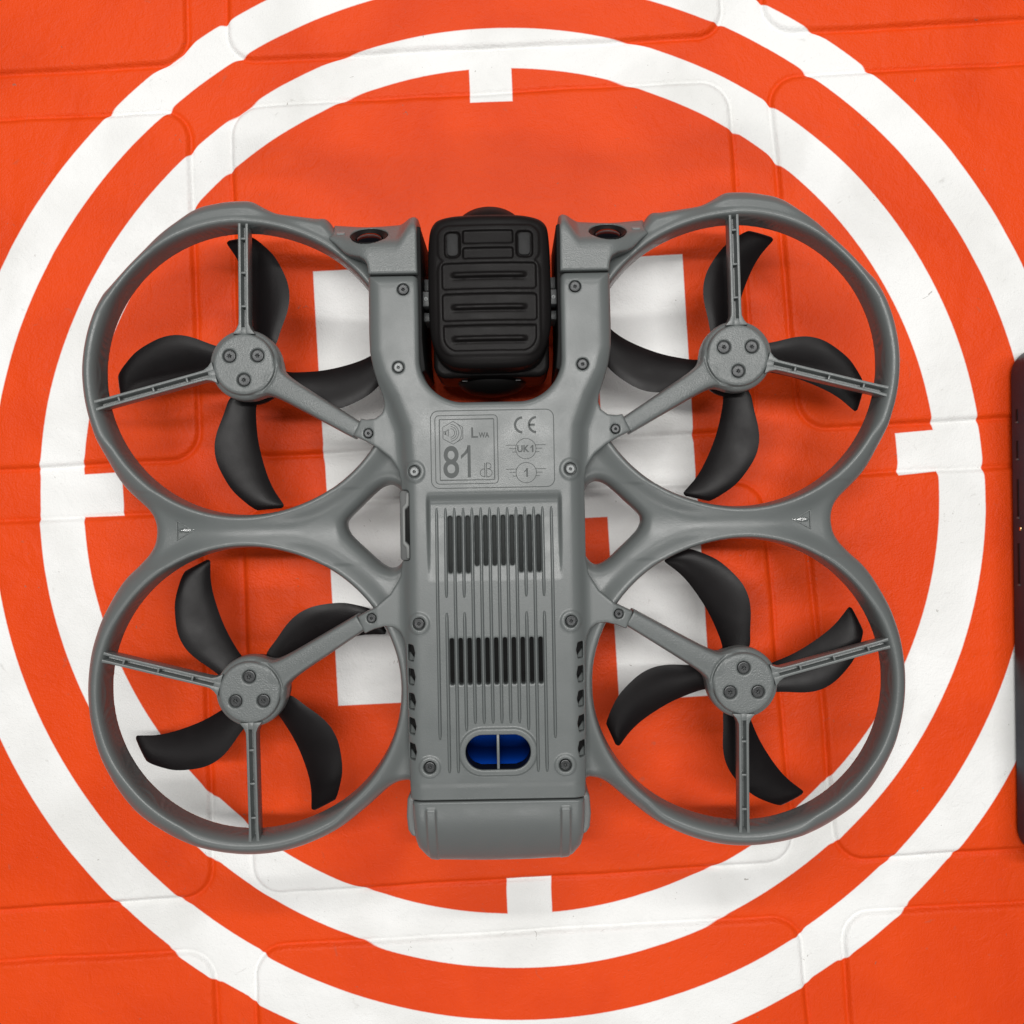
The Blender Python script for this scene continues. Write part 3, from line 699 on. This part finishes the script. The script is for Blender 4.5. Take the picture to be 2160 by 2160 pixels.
# --- lower hull under the shell, resting on the mat
def hull(bm):
    def lvl(P, z, s, yo=0): return [bm.verts.new((x*s, y*s+yo, z)) for x, y in P]
    P = rrect(-25.5, 25.5, -82, 37.5, 6)
    A, B, C = lvl(P, 37.6, 1.0), lvl(P, 12, 0.96), lvl(P, 0, 0.86); n = len(P)
    for a, b in ((A, B), (B, C)):
        for i in range(n): bm.faces.new((a[i], a[(i+1) % n], b[(i+1) % n], b[i]))
    bm.faces.new(A); bm.faces.new(C[::-1])
obj('top_hull', bevel_mesh('top_hull', hull, 0), GREY, DR)
for sx in (-1, 1):
    def fk(bm, sx=sx):
        prism(bm, [(sx*x, y) for x, y in ((22.6, 30), (33, 38), (35.5, 52), (35.5, 78), (34, 90), (22.6, 93))], 14, 37.4)
    obj('fork_arm', bevel_mesh('fork_arm', fk, 1.0), GREY, DR)
    def ln(bm, sx=sx):
        prism(bm, [(sx*x, y) for x, y in ((21.0, 92.6), (23.4, 93.2), (23.4, 46), (20.2, 48), (20.7, 53), (21.0, 58))], 9, 44.6)
    obj('fork_liner', bevel_mesh('fork_liner', ln, 0.5), BLACK, DR)
    def gm(bm, sx=sx):
        x0, x1 = sorted((sx*18.2, sx*21.6)); box(bm, x0, x1, 68.9, 73.6, 28, 39.5)
        x0, x1 = sorted((sx*18.6, sx*21.4)); box(bm, x0, x1, 64.8, 67.6, 24, 36.0); box(bm, x0, x1, 75.2, 79.0, 20, 33.0)
    ga = obj('gimbal_axle', bevel_mesh('gimbal_axle', gm, 0.25), plastic('gimbal_grey_plastic', (0.09, 0.095, 0.096), 0.45), DR)
    obj('screw', torx_screw(0.8, 0, ''), SCREWL, ga, (sx*20.1, 71.2, 39.6))

# --- front sensor modules
MOD = [(-50.0,97.2),(-45.8,96.7),(-41.8,96.2),(-38.7,96.0),(-34.5,96.2),(-29.6,96.7),(-26.8,97.0),(-25.4,97.2),(-24.6,97.3),(-22.8,97.0),(-22.0,96.2),(-21.9,77.45),(-37.05,77.45),(-37.2,79.2),(-37.5,80.7),(-38.2,81.9),(-39.8,83.0),(-43.0,84.0),(-44.8,85.0),(-46.1,86.3),(-47.7,88.0),(-48.8,88.9),(-50.3,89.9),(-50.4,90.4),(-49.9,93.0)]
SLA = math.radians(53)
def module_mesh():
    h = 0.32; X, Y, Zz = grid(-52, -20.4, 76, 99, 30, 49.5, h); Z3 = Zz[None, None, :]
    d = sdf_poly(X, Y, MOD)[:, :, None]; gx, gy = np.meshgrid(X, Y, indexing='ij')
    zt = 47.9-4.4*sstep(-gx, 36.5, 49)
    F = smax(d, Z3-zt[:, :, None], 0.9)
    y0 = 87.1+5.9*sstep(gx, -29, -23)
    pl = (gy-y0)[:, :, None]*math.sin(SLA)+(Z3-47.4)*math.cos(SLA)
    F = smax(F, pl, 2.5)
    # recess for the lens
    c = np.array([-37.3, 91.0]); zc = 47.4-(91.0-87.1)*math.tan(SLA)
    u = gx-c[0]; vv = (gy-c[1])[:, :, None]*math.cos(SLA)-(Z3-zc)*math.sin(SLA); nn = (gy-c[1])[:, :, None]*math.sin(SLA)+(Z3-zc)*math.cos(SLA)
    F = np.maximum(F, -np.maximum(np.hypot(u[:, :, None], vv)-5.9, -nn-2.0))
    F = np.maximum(F, 31.0-Z3)
    return surfnets(F.astype(np.float32), (X[0], Y[0], Zz[0]), h)
MO = module_mesh()
rim_me = mesh_from('lens_rim', *lathe([(5.85, -3), (5.85, -0.45), (5.6, -0.3), (5.3, -0.45), (4.3, -1.3), (4.0, -3)], 40)); rim_me.set_sharp_from_angle(angle=0.5)
gl_me = mesh_from('lens', *lathe([(4.4, -1.8), (4.2, -1.3), (3.6, -0.8), (2.6, -0.4), (1.4, -0.15), (0.4, -0.1)], 40))
pup_me = mesh_from('lens_aperture', *lathe([(1.2, 0.55), (1.2, 0.80), (0.8, 0.88), (0.3, 0.9)], 24))
for sx in (-1, 1):
    V, Fm = mirror(MO, 1 if sx < 0 else -1, 1)
    m = obj('front_sensor_module', mesh_from('front_sensor_module', V, Fm), GREY2, DR)
    zc = 47.4-(91.0-87.1)*math.tan(SLA)
    for me, mt, nm in ((rim_me, LENSR, 'lens_rim'), (gl_me, LENS, 'lens')):
        obj(nm, me, mt, m, (sx*37.3, 91.0, zc+0.35), (-SLA, 0, 0))
    def ind(bm): prism(bm, rrect(-1.3, 1.3, -0.75, 0.75, 0.5), -1.5, 0.12)
    obj('indicator_light', bevel_mesh('indicator_light', ind, 0.1), PALE, m, (sx*46.3, 92.0, 47.4-0.6-(92.0-87.1)*math.tan(SLA)+0.9), (-SLA, 0, 0))

# --- gimbal camera pod
GIM = [(-17.9,91.2),(-16.9,93.1),(-15.4,94.3),(-12.2,95.1),(-8.0,95.4),(0,95.5),(8.0,95.4),(12.2,95.0),(15.6,94.1),(17.4,92.8),(18.3,91.0),(18.7,87.6),(18.9,83.1),(19.0,76.3),(19.1,69.4),(19.0,62.6),(18.5,58.6),(17.3,54.4),(15.3,50.9),(12.0,48.7),(6.8,47.9),(0,47.8),(-6.8,47.9),(-11.8,48.6),(-15.0,50.7),(-17.1,54.0),(-18.3,58.3),(-18.7,65.6),(-18.8,74.7),(-18.7,83.8),(-18.4,88.3)]
def gimbal_mesh():
    h = 0.32; X, Y, Zz = grid(-20.5, 20.5, 45.5, 97, 7, 52, h); Z3 = Zz[None, None, :]
    d = sdf_poly(X, Y, spline(GIM, 4)); gx, gy = np.meshgrid(X, Y, indexing='ij')
    zt = 50.6-0.0045*(gx-0.1)**2-0.0020*(gy-70)**2-0.9*sstep(gy, 80, 96)
    # raised lid rim and sunken panels
    lid = np.minimum(sd_rect(gx, gy, -15.0, 15.1, 52.0, 81.0, 4.0), sd_rect(gx, gy, -14.9, 15.0, 80.4, 90.9, 3.0))
    zt += 0.35*sstep(-lid, -0.9, -0.2)
    def pocket(x0, x1, y0, y1, r, dep=0.75):
        q = sd_rect(gx, gy, x0, x1, y0, y1, r); return dep*sstep(-q, -0.15, 0.35)
    zt -= pocket(-14.3, 14.5, 71.6, 79.7, 1.1)+pocket(-14.3, 14.6, 62.0, 70.3, 1.1)
    lo = np.maximum(sd_rect(gx, gy, -14.1, 14.3, 52.9, 66.0, 4.5), gy-60.7); zt -= 0.75*sstep(-lo, -0.15, 0.35)
    zt -= pocket(-13.4, -8.5, 81.3, 89.6, 1.6, 0.9)+pocket(8.5, 13.6, 81.2, 89.7, 1.6, 0.9)+pocket(-7.8, 7.6, 85.6, 89.9, 0.7, 0.9)+pocket(-7.8, 7.6, 80.9, 84.4, 0.7, 0.9)
    for y in (76.1, 66.3, 56.7):
        q = sd_seg(gx, gy, (-11.6, y), (11.6, y)); zt += 0.8*sstep(-q, -1.0, -0.25)*sstep(11.9-np.abs(gx), 0, 2.0)-0.35*np.exp(-((gy-y+1.1)/0.4)**2)*sstep(11.9-np.abs(gx), 0, 1.5)
    F = smax(d[:, :, None], Z3-zt[:, :, None], 3.4)
    # waist seam: lower half stands slightly proud
    F = np.minimum(F, smax(sd_rect(gx, gy, -18.3, 18.6, 46.6, 95.2, 4.0)[:, :, None], Z3-36.5, 2.0))
    F = smax(F, 8.5-Z3, 4.0)
    return surfnets(F.astype(np.float32), (X[0], Y[0], Zz[0]), h)
GMV, GMF = gimbal_mesh()
GB = obj('camera_pod', mesh_from('camera_pod', GMV, GMF), RUBBER, DR); GB['label'] = 'black ribbed camera pod between the fork arms'
for x0, x1 in ((-12.6, -9.2), (9.2, 12.8)):
    def pad(bm, x0=x0, x1=x1): prism(bm, rrect(x0, x1, 82.0, 88.8, 1.2), 48.0, 49.75)
    obj('rubber_pad', bevel_mesh('rubber_pad', pad, 0.25), plastic('soft_black_rubber', (0.014, 0.014, 0.0145), 0.6, 0.3, 0.35, 1500), GB)
dome = [(11.6, 0)]+[(11.4*math.cos(t), 7.8*math.sin(t)) for t in np.linspace(0.05, 1.5, 14)]
dn = mesh_from('fisheye_lens', *lathe([(r, z) for r, z in dome], 48)); dring = mesh_from('lens_bezel', *lathe([(12.0, -2), (12.0, 0.5), (11.8, 0.8), (11.5, 0.8), (10.6, 0.2)], 48))
for yy, rx, z0, sc in ((95.2, -math.pi/2, 27.5, 1.0), (47.0, math.pi/2, 22.0, 0.62)):
    l = obj('fisheye_lens', dn, LENSR, GB, (0, yy, z0), (rx, 0, 0)); l.scale = (1, 1, sc)
    if rx < 0: obj('lens_bezel', dring, LENSR, GB, (0, yy, z0), (rx, 0, 0))
def sl(bm):
    for k in range(7): box(bm, -9.6+k*2.9, -7.9+k*2.9, 46.2, 47.6, 30.4, 30.8)
obj('lens_marking', bevel_mesh('lens_marking', sl, 0), plastic('pale_grey_print', (0.30, 0.30, 0.30), 0.5), GB)

# --- battery pack at the tail
BAT = [(-26.6,-78),(-26.6,-88),(-26.4,-97.5),(-25.6,-101.6),(-23.0,-105.8),(-21.6,-106.7),(-19.2,-107.1),(-10,-107.6),(0,-107.8),(10,-107.6),(19.2,-107.1),(21.8,-106.6),(23.4,-105.6),(25.8,-101.6),(26.6,-97.5),(26.7,-88),(26.7,-78)]
def batt_mesh():
    h = 0.34; X, Y, Zz = grid(-28.4, 28.4, -109, -83.8, 6, 48.6, h); Z3 = Zz[None, None, :]
    d = sdf_poly(X, Y, BAT); gx, gy = np.meshgrid(X, Y, indexing='ij')
    t = np.clip((-gy-85)/22, 0, 1.1)
    zt = 47.6-1.5*t-9.0*t**2.0
    q = np.abs(np.abs(gx)-20.75)
    zt += 0.75*(1-sstep(q, 1.15, 1.75))*sstep(-gy, 86.6, 88.2)
    F = smax(d[:, :, None], Z3-zt[:, :, None], 3.2)
    F = smax(np.maximum(F, 7.0-Z3), (gy+85.15)[:, :, None], 0.7)
    return surfnets(F.astype(np.float32), (X[0], Y[0], Zz[0]), h)
BV, BF = batt_mesh()
BT = obj('battery_pack', mesh_from('battery_pack', BV, BF), GREY, DR); BT['label'] = 'grey battery pack at the tail end'
for sx in (-1, 1):
    def bt(bm, sx=sx):
        x0, x1 = sorted((sx*25.2, sx*28.6)); prism(bm, [(sx*x, y) for x, y in ((25.4, -83.8), (27.6, -83.9), (28.5, -85.6), (28.8, -91), (28.4, -95.2), (27.2, -97.2), (25.4, -97.4))], 26, 42.6)
    obj('release_button', bevel_mesh('release_button', bt, 0.8, 3), plastic('slate_plastic', (0.14, 0.145, 0.143), 0.42, 0.5, 0.2), BT)
# dark joint between shell and battery
def jt(bm): box(bm, -25.6, 25.6, -85.5, -84.2, 20, 46.0)
obj('battery_seam', bevel_mesh('battery_seam', jt, 0), BLACK, DR)

# ------------------------------------------------------------------ dark device at the right edge
DV = thing('electronic_device', 'dark plastic electronic device with slotted side wall at the right edge', 'device', (176.6, 52.0, 0), math.radians(0.8))
def case(bm): prism(bm, rrect(0, 78, -173, 5.5, 9, 8), 0.3, 24)
obj('case', bevel_mesh('case', case, 1.6, 4), DEVICE, DV)
for y0, y1 in ((-16, -20), (-27, -33), (-40.5, -53.5), (-63, -77)):
    def sl2(bm, y0=y0, y1=y1): prism(bm, [(-0.12, y1), (0.6, y1), (0.6, y0), (-0.12, y0)], 4.4, 5.6)
    obj('port_slot', bevel_mesh('port_slot', sl2, 0.05, 1), BLACK, DV)
    def rm(bm, y1=y1): box(bm, -0.25, 0.5, y1-0.9, y1-0.3, 4.2, 5.8)
    obj('slot_edge', bevel_mesh('slot_edge', rm, 0.08, 1), GREYD, DV)
def ct(bm): box(bm, -0.2, 0.5, -58.5, -57.3, 5.9, 7.0)
obj('contact', bevel_mesh('contact', ct, 0.1), BRASS, DV)
